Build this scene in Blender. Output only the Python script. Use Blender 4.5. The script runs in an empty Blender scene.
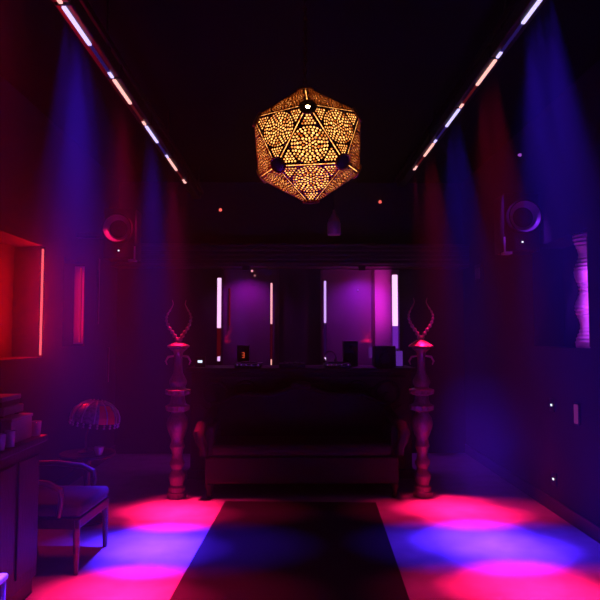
import bpy, bmesh, math, random
from mathutils import Vector, Matrix, geometry

random.seed(7)
PI = math.pi
scene = bpy.context.scene
C = scene.collection

# ------------------------------------------------------------------ camera, world, exposure
PITCH, YAW = math.atan(36 / 600), math.atan(9 / 600)
CAM = Vector((0, 0, 1.6))
cam_data = bpy.data.cameras.new('camera')
cam_data.sensor_width = 36.0
cam_data.lens = 36.0                      # 600 px focal length on a 600 px frame
cam_data.clip_start = 0.05
cam = bpy.data.objects.new('camera', cam_data)
C.objects.link(cam)
cam.location = CAM
cam.rotation_euler = (PI / 2 + PITCH, 0, -YAW)
scene.camera = cam

world = bpy.data.worlds.new('club_air')
scene.world = world
world.use_nodes = True
wn = world.node_tree.nodes
wn.clear()
w_out = wn.new('ShaderNodeOutputWorld')
w_bg = wn.new('ShaderNodeBackground')
w_bg.inputs['Color'].default_value = (0, 0, 0, 1)
w_bg.inputs['Strength'].default_value = 0
w_vol = wn.new('ShaderNodeVolumeScatter')      # the thin stage haze that fills the room
w_vol.inputs['Color'].default_value = (1, 1, 1, 1)
w_vol.inputs['Density'].default_value = 0.0115
w_vol.inputs['Anisotropy'].default_value = 0.75
world.node_tree.links.new(w_bg.outputs[0], w_out.inputs['Surface'])
world.node_tree.links.new(w_vol.outputs[0], w_out.inputs['Volume'])

scene.view_settings.view_transform = 'Standard'
scene.view_settings.look = 'None'
scene.view_settings.gamma = 1.0
scene.view_settings.exposure = 0.0
scene.view_settings.use_curve_mapping = False
scene.cycles.max_bounces = 5
scene.cycles.diffuse_bounces = 3
scene.cycles.glossy_bounces = 3
scene.cycles.volume_bounces = 0
scene.cycles.sample_clamp_indirect = 2.0
scene.cycles.use_denoising = True

# strengths of the stage bars (the bars themselves are built further down)
BLUE, RED = (0.055, 0.012, 1.0), (1.0, 0.006, 0.11)
BAR_POWER = {'blue': 19500.0, 'red': 11500.0}
BEAM_NARROW, BEAM_WIDE = 16.5, (40, .06)
BEAM_ALONG = {'blue': .85, 'red': .72}
BAR_FACTOR = {('left', 1): 2.1, ('right', 1): 2.3, ('left', 0): .38}

# ------------------------------------------------------------------ helpers
_F = Vector((math.sin(YAW) * math.cos(PITCH), math.cos(YAW) * math.cos(PITCH), math.sin(PITCH)))
_R = Vector((math.cos(YAW), -math.sin(YAW), 0))
_U = _R.cross(_F)


def at(px, py, d):
    """world point seen at a pixel, d metres down the room"""
    r = _F + _R * ((px - 300) / 600) + _U * ((300 - py) / 600)
    return CAM + r * (d / r.y)


def mat(name, col, rough=0.5, metal=0.0, emit=None, strength=0.0, bump=0.0, scale=40.0, var=0.0, stretch=None, coat=0.0, trans=0.0, spec=0.5):
    m = bpy.data.materials.new(name)
    m.use_nodes = True
    nt = m.node_tree
    b = nt.nodes['Principled BSDF']
    b.inputs['Base Color'].default_value = (*col, 1)
    b.inputs['Roughness'].default_value = rough
    b.inputs['Metallic'].default_value = metal
    b.inputs['Specular IOR Level'].default_value = spec
    b.inputs['Coat Weight'].default_value = coat
    b.inputs['Transmission Weight'].default_value = trans
    if emit:
        b.inputs['Emission Color'].default_value = (*emit, 1)
        b.inputs['Emission Strength'].default_value = strength
    if bump or var:
        tc = nt.nodes.new('ShaderNodeTexCoord')
        mp = nt.nodes.new('ShaderNodeMapping')
        if stretch:
            mp.inputs['Scale'].default_value = stretch
        nz = nt.nodes.new('ShaderNodeTexNoise')
        nz.inputs['Scale'].default_value = scale
        nz.inputs['Detail'].default_value = 4
        nt.links.new(tc.outputs['Object'], mp.inputs[0])
        nt.links.new(mp.outputs[0], nz.inputs['Vector'])
        if bump:
            bp = nt.nodes.new('ShaderNodeBump')
            bp.inputs['Strength'].default_value = bump
            bp.inputs['Distance'].default_value = 0.01
            nt.links.new(nz.outputs[0], bp.inputs['Height'])
            nt.links.new(bp.outputs[0], b.inputs['Normal'])
        if var:
            cr = nt.nodes.new('ShaderNodeValToRGB')
            cr.color_ramp.elements[0].position = 0.3
            cr.color_ramp.elements[1].position = 0.7
            cr.color_ramp.elements[0].color = (*[c * (1 - var) for c in col], 1)
            cr.color_ramp.elements[1].color = (*[min(1, c * (1 + var)) for c in col], 1)
            nt.links.new(nz.outputs[0], cr.inputs[0])
            nt.links.new(cr.outputs[0], b.inputs['Base Color'])
    return m


def glow(name, col, strength, sample=True):
    m = bpy.data.materials.new(name)
    m.use_nodes = True
    nt = m.node_tree
    nt.nodes.clear()
    o = nt.nodes.new('ShaderNodeOutputMaterial')
    e = nt.nodes.new('ShaderNodeEmission')
    e.inputs[0].default_value = (*col, 1)
    e.inputs[1].default_value = strength
    nt.links.new(e.outputs[0], o.inputs[0])
    m.cycles.emission_sampling = 'AUTO' if sample else 'NONE'
    return m


class MB:
    """collects shapes into one mesh"""
    def __init__(self):
        self.bm = bmesh.new()

    def box(self, a, b, bevel=0.0, M=None):
        x0, y0, z0 = a
        x1, y1, z1 = b
        bm = bmesh.new()
        bmesh.ops.create_cube(bm, size=1)
        bmesh.ops.transform(bm, matrix=Matrix.Translation(((x0 + x1) / 2, (y0 + y1) / 2, (z0 + z1) / 2)) @ Matrix.Diagonal((abs(x1 - x0), abs(y1 - y0), abs(z1 - z0), 1)), verts=bm.verts)
        if bevel:
            bmesh.ops.bevel(bm, geom=bm.edges[:], offset=bevel, segments=3, affect='EDGES', profile=0.5)
        self._merge(bm, M)
        return self

    def _merge(self, bm, M=None):
        if M is not None:
            bmesh.ops.transform(bm, matrix=M, verts=bm.verts)
        vs = {v: self.bm.verts.new(v.co) for v in bm.verts}
        for f in bm.faces:
            try:
                self.bm.faces.new([vs[v] for v in f.verts])
            except ValueError:
                pass
        bm.free()

    def lathe(self, prof, seg=24, M=None, wave=None, ends=True):
        """prof: (radius, z) pairs from bottom to top; wave(k, i, r, ang) may vary the radius"""
        bm = bmesh.new()
        rings = []
        for k, (r, z) in enumerate(prof):
            if r < 1e-5:
                rings.append([bm.verts.new((0, 0, z))])
                continue
            rg = []
            for i in range(seg):
                a = 2 * PI * i / seg
                rr = wave(k, i, r, a) if wave else r
                rg.append(bm.verts.new((rr * math.cos(a), rr * math.sin(a), z)))
            rings.append(rg)
        for A, B in zip(rings, rings[1:]):
            for i in range(seg):
                j = (i + 1) % seg
                if len(A) == 1 and len(B) == 1:
                    continue
                if len(A) == 1:
                    bm.faces.new((A[0], B[j], B[i]))
                elif len(B) == 1:
                    bm.faces.new((A[i], A[j], B[0]))
                else:
                    bm.faces.new((A[i], A[j], B[j], B[i]))
        if ends and len(rings[0]) > 1:
            bm.faces.new(rings[0][::-1])
        if ends and len(rings[-1]) > 1:
            bm.faces.new(rings[-1])
        self._merge(bm, M)
        return self

    def tube(self, pts, rad, seg=10, M=None, cap=True):
        bm = bmesh.new()
        pts = [Vector(p) for p in pts]
        n = len(pts)
        rads = rad if isinstance(rad, (list, tuple)) else [rad] * n
        t0 = (pts[1] - pts[0]).normalized()
        nrm = t0.orthogonal().normalized()
        rings = []
        for k, p in enumerate(pts):
            t = (pts[min(k + 1, n - 1)] - pts[max(k - 1, 0)]).normalized()
            nrm = (nrm - t * nrm.dot(t)).normalized()
            bn = t.cross(nrm)
            rings.append([bm.verts.new(p + (nrm * math.cos(2 * PI * i / seg) + bn * math.sin(2 * PI * i / seg)) * rads[k]) for i in range(seg)])
        for A, B in zip(rings, rings[1:]):
            for i in range(seg):
                j = (i + 1) % seg
                bm.faces.new((A[i], A[j], B[j], B[i]))
        if cap:
            bm.faces.new(rings[0][::-1])
            bm.faces.new(rings[-1])
        self._merge(bm, M)
        return self

    def prism(self, poly, depth, M=None, bevel=0.0):
        """poly in local xz, extruded along +y"""
        bm = bmesh.new()
        vs = [bm.verts.new((x, 0, z)) for x, z in poly]
        f = bm.faces.new(vs)
        r = bmesh.ops.extrude_face_region(bm, geom=[f])
        bmesh.ops.translate(bm, vec=(0, depth, 0), verts=[v for v in r['geom'] if isinstance(v, bmesh.types.BMVert)])
        bmesh.ops.recalc_face_normals(bm, faces=bm.faces)
        if bevel:
            bmesh.ops.bevel(bm, geom=bm.edges[:], offset=bevel, segments=2, affect='EDGES')
        self._merge(bm, M)
        return self

    def ball(self, c, r, seg=12, M=None):
        bm = bmesh.new()
        bmesh.ops.create_uvsphere(bm, u_segments=seg * 2, v_segments=seg, radius=1)
        rr = r if isinstance(r, (tuple, list)) else (r, r, r)
        bmesh.ops.transform(bm, matrix=Matrix.Translation(c) @ Matrix.Diagonal((*rr, 1)), verts=bm.verts)
        self._merge(bm, M)
        return self

    def torus(self, R, r, M=None, seg=28, sub=8):
        pts = []
        bm = bmesh.new()
        rings = []
        for i in range(seg):
            a = 2 * PI * i / seg
            rings.append([bm.verts.new(((R + r * math.cos(2 * PI * j / sub)) * math.cos(a), (R + r * math.cos(2 * PI * j / sub)) * math.sin(a), r * math.sin(2 * PI * j / sub))) for j in range(sub)])
        for i in range(seg):
            A, B = rings[i], rings[(i + 1) % seg]
            for j in range(sub):
                k = (j + 1) % sub
                bm.faces.new((A[j], B[j], B[k], A[k]))
        self._merge(bm, M)
        return self

    def build(self, name, m, parent=None, smooth=False, loc=None):
        bmesh.ops.recalc_face_normals(self.bm, faces=self.bm.faces)
        me = bpy.data.meshes.new(name)
        self.bm.to_mesh(me)
        self.bm.free()
        me.materials.append(m)
        if smooth:
            me.polygons.foreach_set('use_smooth', [True] * len(me.polygons))
            try:
                me.set_sharp_from_angle(angle=0.7)
            except Exception:
                pass
        o = bpy.data.objects.new(name, me)
        C.objects.link(o)
        if parent:
            o.parent = parent
        if loc is not None:
            o.location = loc
        return o


def thing(name, label, cat, loc=(0, 0, 0), rotz=0.0, group=None):
    o = bpy.data.objects.new(name, None)
    C.objects.link(o)
    o.empty_display_size = 0.05
    o.location = loc
    o.rotation_euler = (0, 0, rotz)
    o['label'] = label
    o['category'] = cat
    if group:
        o['group'] = group
    return o


def tag(o, label, cat, group=None, kind=None):
    o['label'] = label
    o['category'] = cat
    if group:
        o['group'] = group
    if kind:
        o['kind'] = kind
    return o


def struct(o, label=None, cat=None):
    o['kind'] = 'structure'
    if label:
        o['label'] = label
    if cat:
        o['category'] = cat
    return o


def dup(root, loc, label, rotz=None):
    r = root.copy()
    C.objects.link(r)
    r.location = loc
    if rotz is not None:
        r.rotation_euler = (0, 0, rotz)
    r['label'] = label

    def kids(a, b):
        for ch in list(a.children):
            c = ch.copy()
            C.objects.link(c)
            c.parent = b
            kids(ch, c)
    kids(root, r)
    return r


def lamp(name, kind, loc, col, power, parent=None, aim=None, **kw):
    l = bpy.data.lights.new(name, kind)
    l.color = col
    l.energy = power
    for k, v in kw.items():
        setattr(l, k, v)
    o = bpy.data.objects.new(name, l)
    C.objects.link(o)
    o.location = loc
    if aim is not None:
        o.rotation_euler = Vector(aim).to_track_quat('-Z', 'Y').to_euler()
    if parent:
        o.parent = parent
    return o


RX = Matrix.Rotation(PI / 2, 4, 'X')       # lathe axis z -> -y
# ------------------------------------------------------------------ materials
M = {}
M['floor'] = mat('pale_worn_floor', (0.26, 0.25, 0.25), 0.75, bump=0.15, scale=6, var=0.12)
M['wall'] = mat('dark_plaster', (0.03, 0.026, 0.03), 0.85, bump=0.1, scale=30, spec=0.1)
M['ceiling'] = mat('black_ceiling', (0.005, 0.005, 0.005), 0.95, spec=0.05)
M['trim'] = mat('dark_stained_trim', (0.05, 0.035, 0.035), 0.5, bump=0.1, scale=20, stretch=(1, 8, 8))
M['black'] = mat('black_plastic', (0.012, 0.012, 0.013), 0.45)
M['blackmetal'] = mat('black_powder_coat', (0.02, 0.02, 0.022), 0.4, 0.3)
M['deadblack'] = mat('matte_black_cone', (0.006, 0.006, 0.006), 0.9, spec=0.05)
M['rimblack'] = mat('matte_black_rim', (0.008, 0.008, 0.008), 0.8, spec=0.1)
M['grille'] = mat('black_grille', (0.02, 0.02, 0.02), 0.6, bump=0.6, scale=220)
M['cone'] = mat('speaker_cone_paper', (0.22, 0.2, 0.22), 0.45)
M['wood'] = mat('dark_carved_wood', (0.022, 0.011, 0.009), 0.5, bump=0.25, scale=14, var=0.3, stretch=(6, 6, 1), spec=0.2)
M['column'] = mat('turned_polished_wood', (0.19, 0.12, 0.10), 0.4, bump=0.2, scale=20, var=0.25, stretch=(4, 4, 1), coat=0.3)
M['chairwood'] = mat('worn_chair_wood', (0.10, 0.06, 0.05), 0.45, bump=0.15, scale=18, stretch=(4, 4, 1))
M['palecolumn'] = mat('pale_turned_wood', (0.6, 0.52, 0.5), 0.55, bump=0.35, scale=30, var=0.15, stretch=(1, 1, 12))
M['velvet'] = mat('dark_red_velvet', (0.02, 0.006, 0.008), 0.9, bump=0.2, scale=60)
M['fabric'] = mat('grey_upholstery', (0.035, 0.027, 0.034), 0.9, bump=0.25, scale=120)
M['brass'] = mat('aged_brass', (0.36, 0.13, 0.04), 0.42, 0.55)
M['bronze'] = mat('dark_bronze', (0.07, 0.04, 0.03), 0.4, 0.6)
M['horn'] = mat('ringed_horn', (0.42, 0.30, 0.23), 0.3, bump=0.3, scale=50, coat=0.3)
M['bone'] = mat('bone', (0.4, 0.36, 0.3), 0.6, bump=0.2, scale=40)
M['domemetal'] = mat('polished_copper_cap', (0.6, 0.4, 0.34), 0.4, 0.3)
M['chrome'] = mat('satin_chrome', (0.6, 0.6, 0.62), 0.25, 1.0)
M['glass'] = mat('dark_bottle_glass', (0.12, 0.1, 0.12), 0.08, coat=1.0)
M['clear'] = mat('clear_glass', (0.8, 0.8, 0.82), 0.05, trans=0.9)
M['card'] = mat('dusty_card', (0.3, 0.27, 0.27), 0.8, bump=0.1, scale=30)
M['white'] = mat('white_laminate', (0.7, 0.7, 0.7), 0.4)
M['crystal'] = mat('crystal_beads', (0.5, 0.46, 0.5), 0.15, coat=1.0)
M['redglass'] = mat('red_glass_panel', (0.75, 0.03, 0.02), 0.3, coat=1.0)
M['shade'] = mat('pale_lamp_shade', (0.55, 0.5, 0.55), 0.8)


def mirror_mat():
    m = bpy.data.materials.new('smoked_mirror')
    m.use_nodes = True
    nt = m.node_tree
    nt.nodes.clear()
    o = nt.nodes.new('ShaderNodeOutputMaterial')
    mx = nt.nodes.new('ShaderNodeMixShader')
    d = nt.nodes.new('ShaderNodeBsdfDiffuse')
    g = nt.nodes.new('ShaderNodeBsdfAnisotropic')
    d.inputs[0].default_value = (0.25, 0.22, 0.25, 1)
    g.inputs[0].default_value = (0.7, 0.68, 0.7, 1)
    g.inputs['Roughness'].default_value = 0.04
    mx.inputs[0].default_value = 0.5
    nt.links.new(d.outputs[0], mx.inputs[1])
    nt.links.new(g.outputs[0], mx.inputs[2])
    nt.links.new(mx.outputs[0], o.inputs[0])
    return m


def rug_mat():
    m = bpy.data.materials.new('dark_patterned_carpet')
    m.use_nodes = True
    nt = m.node_tree
    b = nt.nodes['Principled BSDF']
    b.inputs['Roughness'].default_value = 0.95
    tc = nt.nodes.new('ShaderNodeTexCoord')
    vo = nt.nodes.new('ShaderNodeTexVoronoi')
    vo.inputs['Scale'].default_value = 7
    cr = nt.nodes.new('ShaderNodeValToRGB')
    cr.color_ramp.elements[0].color = (0.009, 0.007, 0.009, 1)
    cr.color_ramp.elements[1].color = (0.013, 0.010, 0.012, 1)
    nt.links.new(tc.outputs['Object'], vo.inputs['Vector'])
    nt.links.new(vo.outputs['Distance'], cr.inputs[0])
    nt.links.new(cr.outputs[0], b.inputs['Base Color'])
    return m


M['mirror'] = mirror_mat()
M['rug'] = rug_mat()
M['blue_lens'] = glow('lit_blue_lens', (0.60, 0.50, 1.0), 1.5, False)
M['red_lens'] = glow('lit_red_lens', (1.0, 0.46, 0.42), 1.4, False)
M['blue_dim'] = glow('dim_blue_lens', (0.12, 0.05, 0.7), 0.12, False)
M['red_dim'] = glow('dim_red_lens', (0.6, 0.03, 0.05), 0.12, False)
M['bulb'] = glow('hot_bulb', (1.0, 0.75, 0.35), 30, False)
M['amber'] = glow('painted_amber_glow', (1.0, 0.34, 0.05), 4.2, False)  # uneven lamp light painted as emission on the added liner
_nt = M['amber'].node_tree
_tc, _nz, _cr = (_nt.nodes.new('ShaderNode' + n) for n in ('TexCoord', 'TexNoise', 'ValToRGB'))
_nz.inputs['Scale'].default_value = 55
_cr.color_ramp.elements[0].position, _cr.color_ramp.elements[1].position = .36, .66
_cr.color_ramp.elements[0].color, _cr.color_ramp.elements[1].color = (.22, .036, .003, 1), (1, .43, .10, 1)
_nt.links.new(_tc.outputs['Object'], _nz.inputs['Vector'])
_nt.links.new(_nz.outputs[0], _cr.inputs[0])
_nt.links.new(_cr.outputs[0], [n for n in _nt.nodes if n.type == 'EMISSION'][0].inputs[0])
M['pilot_white'] = glow('white_pilot', (0.8, 0.85, 1.0), 1.6, False)
M['pilot_red'] = glow('red_pilot', (1.0, 0.12, 0.1), 1.2, False)
M['pilot_pink'] = glow('pink_pilot', (1.0, 0.35, 0.45), 1.0, False)
M['pilot_violet'] = glow('violet_pilot', (0.5, 0.1, 0.8), 0.6, False)

# ------------------------------------------------------------------ the room
W, Y0, Y1, H = 2.4, -1.6, 8.3, 3.75
struct(MB().box((-3.0, Y0 - .2, -.2), (3.0, Y1 + .3, 0)).build('floor', M['floor']))
struct(MB().box((-3.0, Y0 - .2, H), (3.0, Y1 + .3, H + .2)).build('ceiling', M['ceiling']))
NA = (4.35, 5.86, 1.40, 2.47)       # near niche of the side walls: y0, y1, z0, z1
NB = (6.35, 7.00, 1.48, 2.44)       # far niche, left wall only
NR = (4.79, 5.9, 1.50, 2.47)        # right niche


def side_wall(s, niches, name):
    mb = MB()
    x0, x1, xb = s * W, s * (W + .3), s * (W + .5)
    y = Y0
    for (a, b, z0, z1) in niches:
        mb.box((x0, y, 0), (x1, a, H))
        mb.box((x0, a, 0), (x1, b, z0))
        mb.box((x0, a, z1), (x1, b, H))
        y = b
    mb.box((x0, y, 0), (x1, Y1, H))
    mb.box((x1, Y0, 0), (xb, Y1, H))
    struct(mb.build(name, M['wall']))


side_wall(-1, [NA, NB], 'wall_left')
side_wall(1, [NR], 'wall_right')
struct(MB().box((-3, Y1, 0), (3, Y1 + .2, H)).build('wall_back', M['wall']))
struct(MB().box((-3, Y0 - .2, 0), (3, Y0, H)).build('wall_front', M['wall']))
struct(MB().box((-W, Y0, 0), (-W + .015, Y1, .12)).build('baseboard_left', M['trim']))
struct(MB().box((W - .015, Y0, 0), (W, Y1, .12)).build('baseboard_right', M['trim']))
# header over the stage recess, with planed grooves
tb = MB()
tb.box((-W, 8.0, 2.53), (W, Y1, 2.84))
for z in (2.56, 2.62, 2.68, 2.74, 2.80):
    tb.box((-W, 7.975, z), (W, 8.0, z + .035), .006)
struct(tb.build('trim_1', M['trim']))
# slim upright mouldings on the left wall
for k, (y, z0, z1) in enumerate([(7.45, 1.75, 2.56), (9.1 - 1.2, 1.0, 1.45)]):
    struct(MB().box((-W, y, z0), (-W + .02, y + .03, z1), .005).build('trim_%d' % (k + 2), M['column']))

# carpet runner down the middle, lying slightly askew
a = math.radians(2.6)
rb = MB()
rb.box((-.725, -3.0, 0), (.725, 1.55, .012), .004)
rug = rb.build('carpet_runner', M['rug'])
rug.location = (.02, 4.32, 0.0005)
rug.rotation_euler = (0, 0, -a)
tag(rug, 'dark patterned carpet runner down the middle of the floor', 'carpet')

# ------------------------------------------------------------------ stage light bars
def bar(side, k, colour, x, z, y0, ln=.855, lit=.41, spots=5, power=1.0, label=''):
    t = thing('stage_light_bar', label, 'stage light', (x, y0, z), 0, 'stage light bars under the ceiling rails')
    MB().box((-.045, 0, 0.012), (.045, ln, .10), .008).build('housing', M['blackmetal'], t)
    for yy in (.12, ln - .12):
        MB().box((-.02, yy - .012, .10), (.02, yy + .012, .155)).build('bracket', M['blackmetal'], t)
    if lit:
        MB().box((-.011, .01, 0), (.011, lit, .014), .003).build('lens', M[colour + '_lens'], t)
        # dimmed pixels between the two lit stretches
        MB().box((-.009, lit + .012, .004), (.009, ln - .092, .013), .002).build('dimmed_lens', M[colour + '_dim'], t)
        MB().box((-.010, ln - .08, .001), (.010, ln - .005, .014), .003).build('lens', M[colour + '_lens'], t)
        col = BLUE if colour == 'blue' else RED
        along = BEAM_ALONG[colour]
        for i in range(spots + 1):
            wide = i == spots                 # five narrow emitters and one wide, weaker one
            yy = lit * .5 if wide else lit * (i + .5) / spots
            l = lamp('bar_spot', 'SPOT', (0, yy, -.02), col, BAR_POWER[colour] * power * (BEAM_WIDE[1] if wide else 1 / spots), t,
                     spot_size=math.radians(BEAM_WIDE[0] if wide else BEAM_NARROW), spot_blend=1.0, shadow_soft_size=0.012)
            f_lat, f_along = (0, 0) if wide else ((0, -1.6), (-3.2, 0), (0, 0), (3.2, 0), (0, 1.6))[i]      # the emitters fan out a little
            l.rotation_euler = (math.radians(-4.5 + f_along), math.radians(TILT[side] + f_lat - (2.5 if wide and side == 'left' else 0)), 0)
            l.scale = (1.0, along * (.7 if wide else 1), 1.0)
            soft_falloff(l.data)
    else:
        MB().box((-.014, .0, .001), (.014, .04, .014), .003).build('lens', M[colour + '_lens'], t)
        l = lamp('bar_spot', 'SPOT', (0, .02, -.02), RED, 520, t, aim=(0, -.195, -1), spot_size=math.radians(14), spot_blend=1.0, shadow_soft_size=.012)
    if k == ADDED_SPOT[side][0]:
        # unseen spot added at the bar's end to light the wall speaker
        lamp('bar_spot', 'SPOT', (0, ln - .15, -.03), ADDED_SPOT[side][1], ADDED_SPOT[side][3], t, aim=ADDED_SPOT[side][2] - Vector((x, y0 + ln - .15, z - .03)),
             spot_size=math.radians(24), spot_blend=.8, shadow_soft_size=.015)
    return t


def soft_falloff(L):
    L.use_nodes = True
    nt = L.node_tree
    e = [n for n in nt.nodes if n.type == 'EMISSION'][0]
    f = nt.nodes.new('ShaderNodeLightFalloff')
    f.inputs['Strength'].default_value = 1.0
    f.inputs['Smooth'].default_value = 0.3
    nt.links.new(f.outputs['Quadratic'], e.inputs['Strength'])


ADDED_SPOT = {'left': (4, RED, at(121, 238, 6.5), 190), 'right': (3, (.22, .02, 1.0), at(519, 227, 5.65), 190)}
TILT = {'left': -2.5, 'right': -3.0}
RAILS = {'left': (-1.162, 3.27), 'right': (1.37, 3.44)}
order = ['red', 'blue', 'red', 'blue', 'red', 'red']
place = ['nearest', 'second', 'third', 'fourth', 'fifth', 'last']
for side, (x, z) in RAILS.items():
    r = MB()
    r.box((-.025, 0, 0), (.025, 6.2, .05), .004)
    t = thing('ceiling_rail', 'black rail carrying the stage light bars along the %s wall side' % side, 'rail', (x, 1.5, z + .155), 0, 'rails for the light bars')
    r.build('rail', M['blackmetal'], t)
    for yy in (.3, 2.2, 4.1, 6.0):
        MB().tube([(0, yy, .05), (0, yy, H - z - .155)], .008).build('hanger_rod', M['blackmetal'], t)
    for k, colour in enumerate(order):
        if side == 'right' and k == 0:
            continue
        y0 = (2.10 if side == 'left' else 2.14) + .875 * k
        lab = {0: 'red light bar on the left rail, mostly above the top of the view',
               1: 'longest, nearest blue-white light bar on the %s rail' % side,
               2: 'red light bar between two blue bars on the %s rail' % side,
               3: 'blue light bar farther along the %s rail, between the two red ones' % side,
               4: 'small far red light bar on the %s rail' % side,
               5: 'unlit light bar with one red dot at the end of the %s rail' % side}[k]
        bar(side, k, colour, x, z, y0, lit=.41 if k < 5 else 0, label=lab, power=BAR_FACTOR.get((side, k), 1.0))

# ------------------------------------------------------------------ the pierced lantern
LC = Vector((0.095, 3.3, 2.66))
LR = 0.331
ROT = Matrix(((-0.35021, 0.81265, -0.46579), (0.35172, 0.57498, 0.73871), (0.86813, 0.09487, -0.48719)))
phi = (1 + 5 ** .5) / 2
V = []
for p in (-1, 1):
    for q in (-phi, phi):
        V += [Vector((0, p, q)), Vector((p, q, 0)), Vector((q, 0, p))]
V = [ROT @ v.normalized() * LR for v in V]
EDGE = min((V[0] - v).length for v in V[1:])
lantern = thing('pierced_lantern', 'large many-sided pierced brass lantern glowing amber, hanging in mid room', 'lantern', LC)


def face_mesh():
    """one triangular brass sheet with pierced rosette, in local xy around its centre"""
    a = EDGE
    tri = [Vector((a / 3 ** .5 * math.cos(t), a / 3 ** .5 * math.sin(t))) for t in (PI / 2, PI / 2 + 2 * PI / 3, PI / 2 + 4 * PI / 3)]
    s = 1 - .006 * a / (a * .2887)
    trii = [p * s for p in tri]
    out = []
    cut = .115 * a
    for i in range(3):
        p, q, r = trii[i - 1], trii[i], trii[(i + 1) % 3]
        d1, d2 = (p - q).normalized(), (r - q).normalized()
        for t in range(5):
            d = (d1 * (1 - t / 4) + d2 * (t / 4)).normalized()
            out.append(q + d * cut)
    polys = [out]

    def hole(c, r1, r2=None, ang=0, n=8):
        r2 = r2 or r1
        ca, sa = math.cos(ang), math.sin(ang)
        polys.append([Vector((c[0] + r1 * math.cos(2 * PI * i / n) * ca - r2 * math.sin(2 * PI * i / n) * sa,
                              c[1] + r1 * math.cos(2 * PI * i / n) * sa + r2 * math.sin(2 * PI * i / n) * ca)) for i in range(n)])
    hole((0, 0), .02 * a)
    for n, R, r1, r2, off in ((6, .050, .017, .013, 0), (12, .092, .020, .013, 0), (12, .134, .018, .020, .5), (18, .176, .017, .019, 0), (26, .217, .0155, .017, 0), (32, .256, .013, .015, .5)):
        for i in range(n):
            t = 2 * PI * (i + off) / n + PI / 2
            hole((R * a * math.cos(t), R * a * math.sin(t)), r1 * a, r2 * a, t)
    g = .044 * a
    for i in range(-20, 21):
        for j in range(-20, 21):
            c = Vector((g * (i + .5 * (j % 2)), g * .866 * j))
            if c.length < .290 * a:
                continue
            ins = min((-(tri[k] + tri[(k + 1) % 3]).normalized()).dot(c) + a * .2887 for k in range(3))
            if ins < .026 * a or min((c - v).length for v in tri) < .15 * a:
                continue
            hole(c, .0145 * a)
    pts, edges = [], []
    for P in polys:
        b = len(pts)
        pts += P
        edges += [(b + i, b + (i + 1) % len(P)) for i in range(len(P))]
    vo, eo, fo, *_ = geometry.delaunay_2d_cdt(pts, edges, [], 0, 1e-7)
    # keep triangles inside the sheet and outside every hole
    bm = bmesh.new()
    bv = [bm.verts.new((v.x, v.y, 0)) for v in vo]
    hc = [(sum((p for p in P), Vector((0, 0))) / len(P), max((p - sum((q for q in P), Vector((0, 0))) / len(P)).length for p in P), P) for P in polys[1:]]

    def inside(p, P):
        c = False
        for i in range(len(P)):
            u, w = P[i], P[i - 1]
            if (u.y > p.y) != (w.y > p.y) and p.x < (w.x - u.x) * (p.y - u.y) / (w.y - u.y) + u.x:
                c = not c
        return c
    for f in fo:
        c = (vo[f[0]] + vo[f[1]] + vo[f[2]]) / 3
        if not inside(c, out):
            continue
        if any((c - h[0]).length < h[1] and inside(c, h[2]) for h in hc):
            continue
        bm.faces.new([bv[i] for i in f])
    r = bmesh.ops.extrude_face_region(bm, geom=bm.faces[:])
    bmesh.ops.translate(bm, vec=(0, 0, .0022), verts=[v for v in r['geom'] if isinstance(v, bmesh.types.BMVert)])
    loose = [v for v in bm.verts if not v.link_faces]
    bmesh.ops.delete(bm, geom=loose, context='VERTS')
    bmesh.ops.recalc_face_normals(bm, faces=bm.faces)
    me = bpy.data.meshes.new('pierced_panel')
    bm.to_mesh(me)
    bm.free()
    me.materials.append(M['brass'])
    return me


pm = face_mesh()
for i in range(12):
    for j in range(i + 1, 12):
        for k in range(j + 1, 12):
            if all(abs((V[p] - V[q]).length - EDGE) < .02 for p, q in ((i, j), (j, k), (i, k))):
                c = (V[i] + V[j] + V[k]) / 3
                n = c.normalized()
                up = (V[i] - c).normalized()
                o = bpy.data.objects.new('pierced_panel', pm)
                C.objects.link(o)
                o.parent = lantern
                rt = up.cross(n)
                o.matrix_local = Matrix.Translation(c) @ Matrix((rt, up, n)).transposed().to_4x4()
# liner added behind the brass sheets, lamp light put into its colour; open at the corners
ln_bm = MB()
for i in range(12):
    for j in range(i + 1, 12):
        for k in range(j + 1, 12):
            if all(abs((V[p] - V[q]).length - EDGE) < .02 for p, q in ((i, j), (j, k), (i, k))):
                pts = []
                for p, q, r in ((i, j, k), (j, k, i), (k, i, j)):
                    pts += [V[p] + (V[r] - V[p]) * .17, V[p] + (V[q] - V[p]) * .17]
                ln_bm.bm.faces.new([ln_bm.bm.verts.new(v * .984) for v in pts])
ln_bm.build('added_glow_liner', M['amber'], lantern)
front = min(range(12), key=lambda i: V[i].y + abs(V[i].x) - V[i].z * .5)
for i, v in enumerate(V):
    n = v.normalized()
    Mx = Matrix.Translation(n * (v.length - .020)) @ n.to_track_quat('Z', 'Y').to_matrix().to_4x4()
    vr = MB().torus(.117 * EDGE, .006, Mx).build('vertex_ring', M['brass'], lantern, True)
    if i == front:
        MB().lathe([(.112 * EDGE, -.003), (.112 * EDGE, .002), (.013, .003), (.013, -.003), (.112 * EDGE, -.003)], 24, Mx, ends=False).build('open_cap', M['bronze'], vr, True)
    else:
        MB().lathe([(.112 * EDGE, -.003), (.11 * EDGE, .002), (.07 * EDGE, .006), (0, .008)], 20, Mx).build('corner_cap', M['bronze'], vr, True)
top = max(V, key=lambda v: v.z)
_v = Vector((V[front].x * 1.035, V[front].y, V[front].z)) * .955
bl = CAM + (LC + _v - CAM) * ((3.27 - CAM.y) / (LC.y + _v.y - CAM.y)) - LC      # bulb just inside the open corner
bl.x /= 1.035
stem = MB()
stem.tube([top * .96, bl + Vector((0, 0, .045))], .006)
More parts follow.
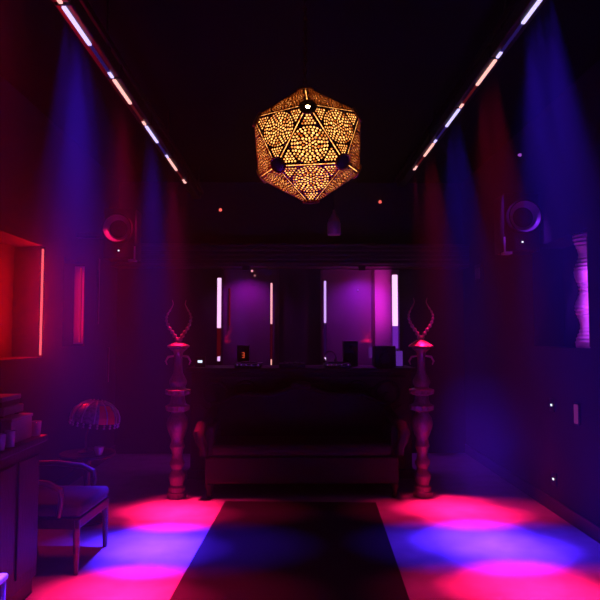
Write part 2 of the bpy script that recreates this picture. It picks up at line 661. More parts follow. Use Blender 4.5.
stem.lathe([(.012, .0), (.016, .01), (.016, .035), (.008, .045)], 14, Matrix.Translation(bl + Vector((0, 0, .02))))
holder = stem.build('lamp_holder', M['bronze'], lantern, True)
MB().ball(bl, (.012, .012, .015)).build('bulb', M['bulb'], holder, True)
ch = MB()
zt = H - LC.z - .04
z = top.z + .01
k = 0
while z < zt:
    pts = [(.010 * math.cos(t), 0, z + .018 + .018 * math.sin(t)) for t in [2 * PI * i / 10 for i in range(11)]]
    ch.tube(pts, .003, 6, Matrix.Translation((top.x, top.y, 0)) @ Matrix.Rotation(PI / 2 * (k % 2), 4, 'Z'), cap=False)
    z += .03
    k += 1
ch.build('chain', M['bronze'], lantern)
MB().lathe([(.06, H - LC.z - .05), (.06, H - LC.z - .03), (.075, H - LC.z - .001)], 24, Matrix.Translation((top.x, top.y, 0))).build('ceiling_rose', M['bronze'], lantern, True)
lamp('lantern_light', 'POINT', bl + Vector((0, 0, -.045)), (1.0, .42, .08), .45, lantern, shadow_soft_size=.02)

lantern.scale = (1.035, 1, 1)

# small violet pendant near the back
p0 = at(334, 235, 7.0)
sp = thing('pendant_lamp', 'small violet shaded pendant lamp hanging on a cord behind the big lantern', 'pendant lamp', p0)
MB().lathe([(.075, 0), (.078, .02), (.078, .14), (.07, .15)], 24).build('lamp_shade', M['shade'], sp, True)
MB().lathe([(.072, .15), (.06, .19), (.035, .23), (.02, .26), (.012, .30)], 20).build('cap', M['domemetal'], sp, True)
MB().tube([(0, 0, .29), (0, 0, H - p0.z)], .005, 6).build('cord', M['black'], sp)

# ------------------------------------------------------------------ the stage end: mirrors, tubes
def framed(x0, x1, z0, z1, label):
    y = Y1
    t = thing('wall_mirror', label, 'mirror', ((x0 + x1) / 2, y, z0), 0, 'smoked mirror panels on the end wall')
    w = (x1 - x0) / 2
    h = z1 - z0
    MB().box((-w, -.03, 0), (w, -.005, h)).build('mirror_panel', M['mirror'], t)
    f = MB()
    f.box((-w - .03, -.045, 0), (-w, -.002, h))
    f.box((w, -.045, 0), (w + .03, -.002, h))
    f.box((-w - .03, -.045, -.03), (w + .03, -.002, 0))
    f.build('frame', M['trim'], t)
    return t


framed(-.93, -.20, .9, 2.52, 'dark mirror panel behind the decks, left of the wall centre')
framed(.44, 1.12, .9, 2.52, 'dark mirror panel behind the decks, right of the wall centre')
pk = struct(MB().box((1.16, Y1 - .03, .3), (1.5, Y1, 2.52)).build('trim_4', mat('pale_panelling', (0.3, 0.26, 0.3), 0.7, bump=.3, scale=8, stretch=(1, 1, 10))))


def led_tube(px, y_top, y_mid, y_bot, d, w, top_m, mid_m, bot_m, label, gap=.86):
    a_, b_, c_ = at(px, y_top, d), at(px, y_mid, d), at(px, y_bot, d)
    zb = c_.z
    t = thing('led_tube', label, 'led tube', (a_.x, a_.y, zb), 0, 'upright led tubes behind the decks')
    MB().box((-w / 2 - .006, .004, 0), (w / 2 + .006, .02 if Y1 - d < .2 else .03, a_.z - zb), .002).build('channel', M['blackmetal'], t)
    MB().box((-w / 2, -w / 2, b_.z - zb), (w / 2, .006, a_.z - zb), min(.006, w / 4)).build('diffuser', top_m, t)
    g = c_.z + (b_.z - c_.z) * (1 - gap)
    MB().box((-w / 2, -w / 2, g - zb), (w / 2, .006, b_.z - zb)).build('diffuser', mid_m, t)
    MB().box((-w / 3, -w / 2, 0), (w / 3, .006, g - zb)).build('diffuser', bot_m, t)
    # back plate reaches the wall
    MB().box((-.02, .01, .05), (.02, Y1 - a_.y - .002, .09)).build('bracket', M['blackmetal'], t)
    MB().box((-.02, .01, a_.z - zb - .09), (.02, Y1 - a_.y - .002, a_.z - zb - .05)).build('bracket', M['blackmetal'], t)
    return t


off = mat('unlit_diffuser', (0.12, 0.08, 0.12), .5)
led_tube(219.5, 278, 328, 361, 8.05, .05, glow('tube_white_pink', (1, .55, .95), 1.3), glow('tube_dim_red', (.5, .01, .03), .10, False), glow('tube_end_violet', (.9, .5, 1), 1.1, False), 'bright white-pink led tube, leftmost of the four behind the decks')
led_tube(271.5, 283, 324, 365, 8.2, .026, glow('tube_red_white', (1, .42, .48), 1.2), glow('tube_off_red', (.4, .005, .04), .10, False), glow('tube_end_pink', (1, .45, .4), 1.0, False), 'thin red-white led tube left of the wall centre')
led_tube(325, 281, 323, 363, 8.2, .03, glow('tube_violet', (.65, .38, 1), 1.2), glow('tube_off_violet', (.15, .01, .4), .10, False), glow('tube_end_blue', (.8, .6, 1), 1.2, False), 'thin violet led tube right of the wall centre')
led_tube(394.5, 275, 326, 352, 8.05, .068, glow('tube_bright_pink', (1, .52, 1), 1.5), glow('tube_dim_violet', (.30, .03, .8), .5, False), glow('tube_dark', (.1, .03, .3), .2, False), 'thickest and brightest pink led tube, rightmost of the four behind the decks')
rt = MB().box((-.009, 0, 0), (.009, .02, .52)).build('glow_strip', glow('painted_red_reflection', (.6, .005, .05), .16, False))  # tube's reflection in the mirror, painted as an emissive strip
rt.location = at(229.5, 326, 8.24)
tag(rt, 'thin dim red painted reflection beside the leftmost white-pink tube', 'led strip')
# violet wash battens tucked up behind the header, shining down the end wall
for px, colr, pw, lab in ((246, (.60, .01, .8), 26, 'left of the wall centre'), (362, (.42, .012, 1.0), 38, 'right of the wall centre')):
    q = at(px, 270, 7.95)
    t = thing('wash_light', 'small dark wash light under the header, %s' % lab, 'stage light', (q.x, 7.93, 2.47), 0, 'wash lights under the header')
    MB().box((-.05, 0, 0), (.05, .045, .06), .006).build('housing', M['blackmetal'], t)
    lamp('wash_emitter', 'SPOT', (0, .02, -.02), colr, pw, t, aim=(0, .22, -1), spot_size=math.radians(140), spot_blend=1.0, shadow_soft_size=.02)
lamp('added_pink_glow', 'AREA', at(391, 300, 8.0), (1.0, .02, .6), 4.5, None, aim=(-1, .35, 0), shape='RECTANGLE', size=.03, size_y=.7)  # unseen area lamp added beside the tube to spread its pink glow

# ------------------------------------------------------------------ DJ booth
bt = thing('dj_booth', 'long dark carved wooden dj counter across the end of the room', 'dj booth', (.12, 7.15, 0))
MB().box((-1.25, -.30, .1), (1.25, .30, 1.19), .01).build('body', M['wood'], bt)
MB().box((-1.31, -.37, 1.19), (1.31, .36, 1.24), .012).build('worktop', M['wood'], bt)
MB().box((-1.28, -.33, 0), (1.28, .32, .1), .01).build('plinth', M['wood'], bt)
for cx in (-.8, 0, .8):
    cv = MB()
    for sx in (-1, 1):
        pts, rr = [], []
        for i in range(26):
            t = i / 25
            ang = t * 2.6 * PI
            r = .17 * (1 - t) + .015
            pts.append((cx + sx * (.19 - r * math.cos(ang) * .95), -.315, .93 + r * math.sin(ang)))
            rr.append(.020 - .010 * t)
        cv.tube(pts, rr, 6)
        cv.tube([(cx + sx * .02, -.315, .78), (cx + sx * .12, -.318, .74), (cx + sx * .24, -.315, .76), (cx + sx * .34, -.312, .82)], [.02, .022, .018, .008], 6)
    cv.ball((cx, -.31, .93), (.06, .03, .09))
    cv.box((cx - .38, -.318, 1.12), (cx + .38, -.30, 1.15), .004)
    cv.box((cx - .38, -.318, .66), (cx + .38, -.30, .69), .004)
    cv.build('carved_panel', M['wood'], bt, True)

# settee in front of it
st = thing('settee', 'dark red velvet settee with carved arched back, against the dj counter', 'settee', (.11, 6.33, 0))
prof = [(-.98, .42)]
for i in range(29):
    x = -.98 + 1.96 * i / 28
    u = abs(x) / .98
    prof.append((x, .86 + .14 * math.cos(min(1, u * 1.05) * PI / 2) + .03 * math.cos(x * 9.6)))
prof.append((.98, .42))
MB().prism(prof, .10, Matrix.Translation((0, .30, 0)), .012).build('backrest', M['velvet'], st, True)
crest = MB()
crest.tube([(x, .29, z + .012) for x, z in prof[1:-1]], .026, 8)
crest.ball((0, .27, 1.06), (.11, .03, .05))
for sx in (-1, 1):
    crest.ball((sx * .5, .275, .965), (.06, .025, .03))
crest.build('crest_rail', M['wood'], st, True)
MB().box((-.90, -.30, .40), (.90, .30, .52), .045).build('seat_cushion', M['velvet'], st, True)
MB().box((-.96, -.31, .14), (.96, .33, .40), .02).build('seat_frame', M['velvet'], st, True)
for sx in (-1, 1):
    am = MB()
    pts = [(sx * .95, .30, .80), (sx * .96, .1, .76), (sx * .98, -.12, .70), (sx * 1.0, -.26, .70), (sx * 1.02, -.34, .64), (sx * 1.0, -.34, .57), (sx * .97, -.31, .50), (sx * .97, -.31, .42)]
    am.tube(pts, [.045, .05, .055, .06, .055, .05, .045, .045], 10)
    am.box((sx * .92 - .03, -.28, .40), (sx * .92 + .05, .3, .70), .02)
    am.build('armrest', M['velvet'], st, True)
    for yy in (-.27, .28):
        MB().lathe([(.02, 0), (.03, .03), (.024, .06), (.045, .11), (.04, .14)], 14, Matrix.Translation((sx * .92, yy, 0))).build('leg', M['wood'], st, True)

# ------------------------------------------------------------------ gear on the counter (worktop at 1.24)
TZ = 1.24


def on_top(px, d):
    q = at(px, 365, d)
    return (q.x, d, TZ)


def deck(px, label):
    t = thing('dj_deck', label, 'dj deck', on_top(px, 6.98), 0, 'decks on the counter')
    bd_ = MB().box((-.15, -.17, 0), (.15, .19, .05), .008).build('body', M['black'], t)
    MB().lathe([(.10, .05), (.10, .062), (.03, .064), (.03, .067), (0, .067)], 28, Matrix.Translation((0, .02, 0))).build('platter', M['blackmetal'], bd_, True)
    dts = MB()
    for x in (-.12, -.075, -.02, .04, .115):
        dts.box((x - .005, -.174, .030), (x + .005, -.169, .038))
    dts.build('pilot_light', M['pilot_violet'], bd_)
    return t


deck(249, 'black dj deck with a row of violet lights, on the counter below the left tubes')
deck(337, 'black dj deck with a row of violet lights, in front of the thin violet tube')
mx = thing('dj_mixer', 'low black dj mixer between the two decks on the counter', 'mixer', on_top(292, 6.98))
mb_ = MB().box((-.15, -.17, 0), (.15, .19, .045), .008).build('body', M['black'], mx)
for i in range(4):
    MB().lathe([(.011, .045), (.009, .062), (0, .062)], 10, Matrix.Translation((-.09 + .06 * i, .08, 0))).build('knob', M['chrome'], mb_, True)
    MB().box((-.1 + .06 * i, -.08 + .02 * (i % 2), .045), (-.08 + .06 * i, -.065 + .02 * (i % 2), .056)).build('fader', M['chrome'], mb_)
sc = thing('counter_display', 'tiny bright white screen at the left end of the counter', 'screen', on_top(200, 7.0))
MB().box((-.06, 0, 0), (.06, .04, .12), .006).build('body', M['black'], sc)
MB().box((-.026, -.004, .052), (.026, .001, .078)).build('screen', glow('white_screen', (.75, .85, 1), 1.5, False), sc)
nb = thing('digit_display', 'dark box with a small red figure 3 lit on it, on the counter', 'display', on_top(243, 7.32))
MB().box((-.075, 0, 0), (.075, .1, .25), .008).build('body', M['black'], nb)
dg = MB()
for z_ in (.095, .125, .155):
    dg.box((-.014, -.004, z_), (.012, .001, z_ + .007))
dg.box((.010, -.004, .095), (.017, .001, .162))
dg.build('digit', glow('red_digit', (1, .10, .04), .7, False), nb)


def monitor(px, d, w, h, dep, label):
    t = thing('monitor_speaker', label, 'speaker', on_top(px, d), 0)
    MB().box((-w / 2, 0, 0), (w / 2, dep, h), .008).build('cabinet', M['black'], t)
    cb = MB().lathe([(w * .28, 0), (w * .1, -.02), (0, -.012)], 20, Matrix.Translation((0, -.003, h * .38)) @ RX).build('woofer', M['blackmetal'], t, True)
    MB().torus(w * .3, w * .04, Matrix.Translation((0, -.002, h * .38)) @ RX).build('surround', M['grille'], cb, True)
    MB().lathe([(w * .13, 0), (w * .1, .006), (0, .01)], 16, Matrix.Translation((0, 0, h * .78)) @ RX).build('tweeter', M['blackmetal'], t, True)
    return t


monitor(385.5, 6.95, .24, .245, .22, 'squat black monitor speaker at the right end of the counter')
monitor(351, 7.2, .17, .30, .2, 'black monitor speaker standing in front of the right mirror panel')
ps = thing('acrylic_stand', 'pale upright panel with violet light painted on, right beside the squat speaker', 'stand', on_top(399.5, 7.0))
MB().box((-.038, 0, .01), (.038, .012, .185), .003).build('panel', mat('acrylic_painted_violet_light', (.6, .55, .7), .5, emit=(.28, .06, .9), strength=.30), ps)  # violet light falling on the panel is put into its emission
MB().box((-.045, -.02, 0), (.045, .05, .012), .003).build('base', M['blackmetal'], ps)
hp = thing('headphones', 'shiny headphones standing on the counter beside the thin violet tube', 'headphones', on_top(330, 7.27))
pts = [(.075 * math.cos(t), 0, .09 + .085 * math.sin(t)) for t in [-.25 + (PI + .5) * i / 16 for i in range(17)]]
MB().tube(pts, .008, 8).build('headband', M['chrome'], hp, True)
for sx in (-1, 1):
    MB().ball((sx * .068, 0, .045), (.022, .04, .045)).build('ear_cup', M['black'], hp, True)

# ------------------------------------------------------------------ turned columns with horns
CP = [(.115, 0), (.115, .05), (.10, .06), (.10, .10), (.075, .12), (.085, .15), (.10, .19), (.10, .22), (.07, .25), (.062, .28), (.085, .31), (.09, .34), (.07, .37), (.06, .41),
      (.07, .46), (.09, .50), (.075, .54), (.07, .57), (.095, .62), (.125, .69), (.13, .73), (.115, .78), (.08, .82), (.075, .84), (.135, .86), (.14, .90), (.10, .92), (.085, .96), (.08, 1.0),
      (.14, 1.02), (.145, 1.06), (.09, 1.075), (.085, 1.09), (.105, 1.125), (.105, 1.15), (.08, 1.19), (.055, 1.23), (.047, 1.30), (.045, 1.40), (.06, 1.44), (.09, 1.46), (.105, 1.47), (.105, 1.485)]
CP = [(r * .84, z) for r, z in CP]


def scallop(k, i, r, a_):
    z = CP[k][1]
    if .855 < z < .905 or 1.015 < z < 1.065:
        return r * (1 + .06 * math.cos(a_ * 14))
    return r


def horn_pair(name, label, loc, sc_):
    t = thing(name, label, 'horns', loc)
    MB().ball((0, 0, .02), (.035, .03, .025)).build('skull_plate', M['bone'], t, True)
    for sx in (-1, 1):
        P_ = [Vector(p) for p in ((.015, 0, .03), (.05, -.005, .085), (.095, -.01, .15), (.122, -.01, .215), (.118, 0, .275), (.085, .01, .335), (.062, .012, .385), (.07, .01, .43))]
        pts, rr = [], []
        n = 70
        for i in range(n):
            u = i / (n - 1) * (len(P_) - 1)
            k = min(int(u), len(P_) - 2)
            f = u - k
            p0_, p1_, p2_, p3_ = P_[max(k - 1, 0)], P_[k], P_[k + 1], P_[min(k + 2, len(P_) - 1)]
            q = .5 * ((2 * p1_) + (p2_ - p0_) * f + (2 * p0_ - 5 * p1_ + 4 * p2_ - p3_) * f * f + (3 * p1_ - p0_ - 3 * p2_ + p3_) * f ** 3)
            pts.append(Vector((q.x * sx, q.y, q.z)) * sc_)
            t_ = i / (n - 1)
            ring = (1 + .34 * math.sin(i * 1.1)) if t_ < .72 else 1
            rr.append((.0165 * (1 - t_) + .003) * ring)
        MB().tube(pts, rr, 10).build('horn', M['horn'], t, True)
    return t


for px, side, cap in ((422.5, 'right', 'under a bright red-lit dome cap'), (177, 'left', 'under a low dim cap')):
    q = at(px, 470, 6.1)
    t = thing('turned_column', 'tall turned wooden column at the %s end of the dj counter, %s' % (side, cap), 'column', (q.x, 6.1, 0), 0, 'turned columns flanking the counter')
    MB().lathe(CP, 42, None, scallop).build('shaft', M['column'], t, True)
    hd = MB()
    if side == 'right':
        hd.lathe([(.09, 1.485), (.125, 1.49), (.125, 1.50), (.10, 1.52), (.06, 1.545), (.02, 1.565), (0, 1.567)], 28)
        zt = 1.56
    else:
        hd.lathe([(.10, 1.485), (.11, 1.49), (.11, 1.505), (.06, 1.53), (0, 1.54)], 28)
        zt = 1.535
    hd.build('dome_cap', M['domemetal'], t, True)
    for sx in (-1, 1):
        hk = [(sx * .045, 0, 1.40), (sx * .10, -.01, 1.39), (sx * .125, -.01, 1.345), (sx * .11, -.01, 1.31)]
        MB().tube(hk, [.010, .012, .010, .006], 8).build('scroll_bracket', M['domemetal'], t, True)
    horn_pair('horn_trophy', 'pair of ringed curving horns on top of the %s column' % side, (q.x, 6.1, zt), 1.0)

# ------------------------------------------------------------------ wall speakers
def wall_speaker(px, py, d, side, label):
    s = -1 if side == 'left' else 1
    q = at(px, py, d)
    t = thing('wall_speaker', label, 'speaker', q, 0, 'wall hung loudspeakers')
    w, h, dep = .34, .56, .3
    MB().box((-w / 2, 0, -h / 2), (w / 2, dep, h / 2), .01).build('cabinet', M['black'], t)
    Mw = Matrix.Translation((0, .001, .04)) @ RX
    wf = MB().lathe([(.16, 0), (.166, .085), (.158, .092), (.148, .088), (.146, .003)], 40, Mw).build('woofer', M['rimblack'], t, True)
    MB().lathe([(.1475, .087), (.132, .058), (.110, .034), (.098, .024)], 40, Mw, ends=False).build('flare', M['cone'], wf, True)
    MB().lathe([(.099, .024), (.08, .012), (.05, .008), (.03, .020), (0, .026)], 40, Mw, ends=False).build('cone', M['deadblack'], wf, True)
    bk = MB()
    bx = -s * (w / 2 + .012)
    bk.box((bx - .008, -.03, -h / 2 - .03), (bx + .008, .03, h / 2 - .02), .003)
    bk.build('bracket', M['blackmetal'], t)
    ft = MB().box((min(bx - .009, bx + s * .07), -.038, -h / 2 - .036), (max(bx + .009, bx + s * .07), .05, -h / 2 - .012), .003)
    ft.box((bx - .009, -.034, -h / 2 - .02), (bx + .009, -.028, -h / 2 + .13), .002)
    ft.build('bracket_foot', M['white'], t)
    arm = MB()
    arm.box((min(0, s * (W - abs(q.x) - .005)), .12, -.03), (max(0, s * (W - abs(q.x) - .005)), .18, .03), .004)
    arm.build('wall_arm', M['blackmetal'], t)
    MB().box((-.008, -.006, -.20), (.008, .001, -.188)).build('pilot_light', M['pilot_white'], t)
    return t


wall_speaker(119, 233, 6.55, 'left', 'black wall speaker with round cone edged in red, on the left wall')
wall_speaker(522, 222, 5.7, 'right', 'black wall speaker with round cone edged in blue, on the right wall')

# ------------------------------------------------------------------ wall niches
def jamb_strip(name, loc, size, col, strength, label, power, aim, colr, plate=False):
    t = thing(name, label, 'led strip', loc)
    MB().box((-size[0] / 2, -size[1] / 2, 0), (size[0] / 2, size[1] / 2, size[2]), min(size[:2]) * .2).build('diffuser', glow('strip_glow', col, strength, False), t)
    MB().box((-size[0] / 2 - .004, size[1] / 2, 0), (size[0] / 2 + .004, size[1] / 2 + .005, size[2])).build('channel', M['blackmetal'], t)
    if plate:
        MB().box((-.105, NB[1] - loc[1] - .008, -.02), (.008, NB[1] - loc[1] - .001, size[2] + .03), .002).build('added_reflector', M['card'], t)  # pale board added so the jamb shows the strip's red light
    if power:
        lamp('strip_light', 'AREA', (0, size[1] if plate else -size[1], size[2] / 2), colr, power, t, aim=aim, shape='RECTANGLE', size=.02, size_y=size[2] * .9)
    return t


jamb_strip('glow_strip', (-W - .012, 5.83, 1.415), (.015, .02, 1.03), (1, .13, .14), 1.0, 'long bright red led strip in the near left wall niche', 26.0, (-.25, -1, 0), (1, .004, .01))
jamb_strip('soft_red_light', (-W - .014, 6.90, 1.53), (.016, .016, .85), (.7, .008, .03), .45, 'soft red upright light glowing in the far left wall niche', .8, (-.35, 1, 0), (1, .004, .03), True)
fl = thing('hanging_cable', 'thin cable with two tiny lights hung across the red wall niche', 'cable', (-W - .12, 5.0, 1.98))
pts = [(0, -.35, .27), (0, -.15, .26), (.0, .02, .26), (0, .09, .25), (0, .105, .1), (0, .10, -.3)]
MB().tube(pts, .004, 6).build('wire', M['chrome'], fl)
for yy in (-.13, .02):
    MB().ball((0.0, yy, .25), .013).build('bulb', M['pilot_pink'], fl, True)

q = at(589, 290, 4.97)
cz = NR[2]
pc = thing('niche_column', 'pale turned column lit violet in the right wall niche', 'column', (q.x + .035, 5.02, cz))
prof = []
n = 60
for i in range(n + 1):
    z_ = (NR[3] - cz - .004) * i / n
    r = .105 + .020 * math.sin(z_ * 2 * PI / .30 + .8) + .005 * math.sin(z_ * 2 * PI / .035)
    prof.append((r, z_))
MB().lathe(prof, 36).build('shaft', M['palecolumn'], pc, True)
jamb_strip('glow_strip', (W + .035, 4.83, NR[2] + .01), (.02, .02, .9), (.7, .1, 1), 1.2, 'violet led strip behind the near edge of the right wall niche', 0, None, None)
lamp('niche_light', 'AREA', (W + .04, 4.85, 1.9), (.50, .04, 1.0), 1.3, None, aim=(.25, 1, 0), shape='RECTANGLE', size=.03, size_y=.6)

# ------------------------------------------------------------------ left counter and what stands on it
ct = thing('side_counter', 'dark waist-high counter along the left wall in front of the chair', 'counter', (-1.96, 2.9, 0))
MB().box((-.38, .33, .1), (.36, 1.0, .93), .01).build('body', M['wood'], ct)
MB().box((-.40, .30, .93), (.40, 1.03, .97), .01).build('worktop', M['wood'], ct)
MB().box((-.36, .35, 0), (.34, .98, .1)).build('plinth', M['black'], ct)
for yy in (.5, .83):
    MB().box((.36, yy - .14, .18), (.372, yy + .14, .86), .006).build('carved_panel', M['wood'], ct)
CZ = .97


def on_ct(px, py, d):
    q = at(px, py, d)
    return (q.x, d, CZ)


bx = thing('storage_box', 'wide dusty box at the far end of the left counter', 'box', (-1.77, 3.68, CZ))
MB().box((-.15, -.14, 0), (.15, .14, .13), .006).build('body', M['card'], bx)
MB().box((-.155, -.145, .13), (.155, .145, .15), .006).build('lid', M['card'], bx)
b2 = thing('record_player', 'dark slim deck lying on top of the wide dusty box', 'record player', (-1.80, 3.68, CZ + .15))
MB().box((-.13, -.13, 0.012), (.13, .13, .06), .006).build('body', M['card'], b2)
for sx in (-1, 1):
    for sy in (-1, 1):
        MB().lathe([(.015, 0), (.012, .013)], 10, Matrix.Translation((sx * .1, sy * .1, 0))).build('foot', M['black'], b2)
b3 = thing('flat_case', 'thin pale case lying topmost on the slim deck and dusty box', 'case', (-1.81, 3.68, CZ + .21))
MB().box((-.12, -.12, 0), (.12, .12, .032), .004).build('body', M['black'], b3)
MB().box((-.125, -.125, .032), (.125, .125, .06), .004).build('lid', M['card'], b3)


def bottle(x, y, s, label, m):
    t = thing('bottle', label, 'bottle', (x, y, CZ), 0)
    bb = MB().lathe([(.036 * s, 0), (.04 * s, .01 * s), (.04 * s, .16 * s), (.034 * s, .19 * s), (.016 * s, .22 * s), (.014 * s, .27 * s)], 20).build('body', m, t, True)
    MB().lathe([(.017 * s, .262 * s), (.017 * s, .295 * s), (0, .297 * s)], 14).build('cap', M['chrome'], bb, True)
    return t


bottle(-1.675, 3.46, .8, 'stout bottle catching pink light at the left edge of the counter', M['glass'])
for i, (x, y, lab) in enumerate([(-1.62, 3.88, 'small glass at the far corner of the left counter'), (-1.605, 3.49, 'small glass in front of the dusty box on the left counter'),
                                 (-1.61, 3.38, 'small glass at the left picture edge on the counter')]):
    g = MB().lathe([(.028, 0), (.034, .09), (.031, .09), (.026, .008), (0, .008)], 20).build('tumbler', M['crystal'], None, True)
    g.location = (x, y, CZ)
    tag(g, lab, 'glass', 'glasses on the left counter')

# ------------------------------------------------------------------ armchair, side table and lamp
ac = thing('armchair', 'wooden armchair with grey padded seat facing into the room, beside the left counter', 'armchair', (-1.70, 4.44, 0), math.radians(-3))
# faces +x
MB().box((-.27, -.28, .37), (.30, .28, .46), .035).build('seat', M['fabric'], ac, True)
MB().box((-.28, -.29, .30), (.29, .29, .37), .01).build('seat_rail', M['wood'], ac)
for sx, sy in ((1, -1), (1, 1), (-1, -1), (-1, 1)):
    MB().tube([(sx * .27, sy * .27, 0), (sx * .27, sy * .27, .18), (sx * .265, sy * .265, .36)], [.016, .022, .026], 10).build('leg', M['chairwood'], ac, True)
Mb = Matrix.Translation((-.28, 0, .44)) @ Matrix.Rotation(math.radians(-12), 4, 'Y')
MB().box((-.04, -.26, 0), (.03, .26, .34), .03, Mb).build('backrest', M['fabric'], ac, True)
MB().tube([(-.01, -.26, .33), (-.01, -.1, .37), (-.01, .1, .37), (-.01, .26, .33)], .02, 8, Mb).build('back_rail', M['chairwood'], ac, True)
for sy in (-1, 1):
    MB().tube([(-.31, sy * .28, .62), (-.12, sy * .29, .62), (.08, sy * .29, .60), (.16, sy * .29, .56), (.17, sy * .29, .50), (.15, sy * .285, .38)], [.018, .021, .022, .022, .019, .017], 10).build('armrest', M['chairwood'], ac, True)

tb = thing('side_table', 'small round dark side table behind the armchair', 'side table', (-1.78, 5.35, 0))
MB().lathe([(.23, .55), (.24, .56), (.24, .575), (.23, .585)], 32).build('tabletop', M['wood'], tb, True)
MB().lathe([(.05, .03), (.03, .08), (.025, .3), (.035, .5), (.06, .55)], 18).build('stem', M['wood'], tb, True)
MB().lathe([(.18, 0), (.17, .02), (.05, .035)], 28).build('base', M['wood'], tb, True)

lp = thing('table_lamp', 'beaded glass table lamp with tilted dome shade and one red panel, behind the armchair', 'lamp', (-1.79, 5.33, .585))
MB().lathe([(.07, 0), (.065, .012), (.02, .025), (.012, .04)], 20).build('base', M['bronze'], lp, True)
MB().tube([(0, 0, .03), (0, 0, .14), (.02, 0, .20), (.055, 0, .27), (.07, 0, .32)], [.009, .008, .008, .008, .007], 10).build('stem', M['bronze'], lp, True)
Ms = Matrix.Translation((.075, 0, .28)) @ Matrix.Rotation(math.radians(8), 4, 'Y')
shp = [(.205, 0), (.20, .05), (.175, .10), (.125, .145), (.06, .17), (0, .175)]
shd = MB().lathe(shp, 32, Ms).build('lamp_shade', mat('mosaic_glass', (.22, .16, .22), .3, var=.5, scale=45, bump=.5, coat=1), lp, True)
rp = MB()
for i in range(5):
    for j in range(3):
        a0 = -PI / 2 + .45 + i * .15
        r0, z0_ = shp[j][0] + .003, shp[j][1]
        r1, z1_ = shp[j + 1][0] + .003, shp[j + 1][1]
        vs = [rp.bm.verts.new(Ms @ Vector((r * math.cos(t), r * math.sin(t), z_))) for r, t, z_ in ((r0, a0, z0_), (r0, a0 + .15, z0_), (r1, a0 + .15, z1_), (r1, a0, z1_))]
        rp.bm.faces.new(vs)
rp.build('red_panel', M['redglass'], shd)
for i in range(22):
    t = 2 * PI * i / 22
    bd = MB()
    for j in range(2):
        bd.ball((.203 * math.cos(t), .203 * math.sin(t), -.012 - .021 * j), .0105, 5, Ms)
    bd.build('bead_strand', M['crystal'], shd, True)
rib = MB()
for i in range(12):
    t = 2 * PI * i / 12 + .28 - PI / 2
    rib.tube([((r + .004) * math.cos(t), (r + .004) * math.sin(t), z_) for r, z_ in shp[:-1]], .006, 6, Ms)
rib.build('ribs', M['crystal'], shd, True)
cp = MB().lathe([(.025, 0), (.04, .04), (.045, .07), (.04, .07), (.022, .01), (0, .01)], 18).build('cup', M['crystal'], None, True)
cp.location = (-1.64, 5.22, .585)
tag(cp, 'small cup on the side table, right of the lamp stem', 'cup')

# stool at the lower left corner
sl = thing('stool', 'pale metal-framed low stool, only its edge showing in the lower left corner', 'stool', (-1.60, 2.90, 0))
MB().box((-.2, -.2, .385), (.19, .2, .42), .012).build('seat', M['white'], sl)
for sx in (-1, 1):
    for sy in (-1, 1):
        MB().tube([(sx * .175, sy * .175, 0), (sx * .175, sy * .175, .39)], .013, 10).build('leg', M['white'], sl, True)

# ------------------------------------------------------------------ right side
for px, py, lab in ((553, 405, 'black wall plate with a tiny white light, halfway up the right wall'),
                    (555, 479, 'black wall plate with a tiny white light, low on the right wall near the floor')):
    d_ = W * 5.0 / at(px, py, 5.0).x
    q = at(px, py, d_)
    t = thing('wall_plate', lab, 'wall plate', (W, d_, q.z))
    MB().box((-.014, -.05, -.06), (-.0005, .05, .06), .004).build('plate', M['black'], t)
    MB().box((-.020, -.012, -.009), (-.013, .012, .009), .002).build('pilot_light', M['pilot_white'], t)
d_ = W * 5.0 / at(579, 415, 5.0).x
q = at(579, 425, d_)
t = thing('wall_light', 'small upright dim violet wall light on the right wall below the lit column', 'wall light', (W, d_, q.z))
MB().box((-.02, -.04, 0), (-.0005, .04, .18), .004).build('back_plate', M['black'], t)
MB().box((-.032, -.028, .01), (-.02, .028, .17), .004).build('diffuser', glow('indicator', (.36, .03, .30), .35, False), t)

fp = thing('wall_plaque', 'small framed plaque with faint upright bars high on the right wall near the end', 'plaque', (W, 7.55, 2.27))
MB().box((-.03, -.14, 0), (-.001, .14, .24), .006).build('frame', M['wood'], fp)
pb = MB()
for i in range(4):
    pb.box((-.034, -.085 + .05 * i, .05), (-.03, -.065 + .05 * i, .19))
pb.build('bars', M['card'], fp)

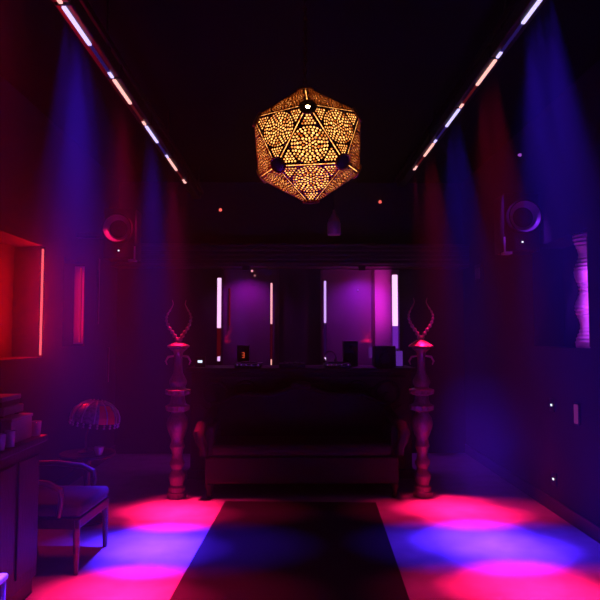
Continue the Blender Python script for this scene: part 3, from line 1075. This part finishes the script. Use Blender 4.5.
# tiny pilot lights
for px, py, m, lab in ((220.5, 210, 'pilot_red', 'tiny red pilot light high on the end wall, left of the big lantern'),
                       (380, 202, 'pilot_red', 'tiny red pilot light high on the end wall, right of the big lantern')):
    q = at(px, py, Y1 - .005)
    o = MB().lathe([(.022, 0), (.022, .012), (.014, .016), (.014, .03), (0, .034)], 12, RX).build('pilot_light', M[m], None, True)
    o.location = q
    tag(o, lab, 'pilot light', 'pilot lights on the end wall')
for px, py, d, m, r, lab in ((252, 271, 7.97, 'pilot_pink', .016, 'tiny pink pilot light under the header above the left tubes'),
                             (358, 290, 8.26, 'pilot_violet', .012, 'tiny violet pilot light on the right mirror panel')):
    o = MB().lathe([(r, 0), (r, .012), (r * .6, .02), (0, .022)], 12, RX).build('pilot_light', M[m], None, True)
    o.location = at(px, py, d)
    tag(o, lab, 'pilot light')
q = at(521, 155, 6.3)
o = MB().lathe([(.016, 0), (.016, .02), (.01, .03), (0, .032)], 12, Matrix.Rotation(-PI / 2, 4, 'Y')).build('pilot_light', M['pilot_violet'], None, True)
o.location = (W, q.y * W / q.x, 1.6 + (q.z - 1.6) * W / q.x)
tag(o, 'tiny violet pilot light high on the right wall above the wall speaker', 'pilot light')

# ------------------------------------------------------------------ drifting fog by the right wall
fog_m = bpy.data.materials.new('drifting_fog')
fog_m.use_nodes = True
nt = fog_m.node_tree
nt.nodes.clear()
fo_ = nt.nodes.new('ShaderNodeOutputMaterial')
vs_ = nt.nodes.new('ShaderNodeVolumeScatter')
tc = nt.nodes.new('ShaderNodeTexCoord')
ln_ = nt.nodes.new('ShaderNodeVectorMath'); ln_.operation = 'LENGTH'
mr = nt.nodes.new('ShaderNodeMapRange')
mr.inputs['From Min'].default_value = 1.0
mr.inputs['From Max'].default_value = 0.1
mr.inputs['To Min'].default_value = 0.0
mr.inputs['To Max'].default_value = 1.0
nz = nt.nodes.new('ShaderNodeTexNoise')
nz.inputs['Scale'].default_value = 2.2
mu = nt.nodes.new('ShaderNodeMath'); mu.operation = 'MULTIPLY'
m2 = nt.nodes.new('ShaderNodeMath'); m2.operation = 'MULTIPLY'
m2.inputs[1].default_value = 0.06
nt.links.new(tc.outputs['Object'], ln_.inputs[0])
nt.links.new(ln_.outputs['Value'], mr.inputs['Value'])
nt.links.new(tc.outputs['Object'], nz.inputs['Vector'])
nt.links.new(mr.outputs[0], mu.inputs[0])
nt.links.new(nz.outputs[0], mu.inputs[1])
nt.links.new(mu.outputs[0], m2.inputs[0])
nt.links.new(m2.outputs[0], vs_.inputs['Density'])
nt.links.new(vs_.outputs[0], fo_.inputs['Volume'])
fg = MB().ball((0, 0, 0), 1.0, 12).build('fog', fog_m)
fg.location = (1.55, 4.85, .68)
fg.scale = (.7, .6, .66)
tag(fg, 'drifting blue-violet fog above the right pool of light', 'fog', kind='stuff')
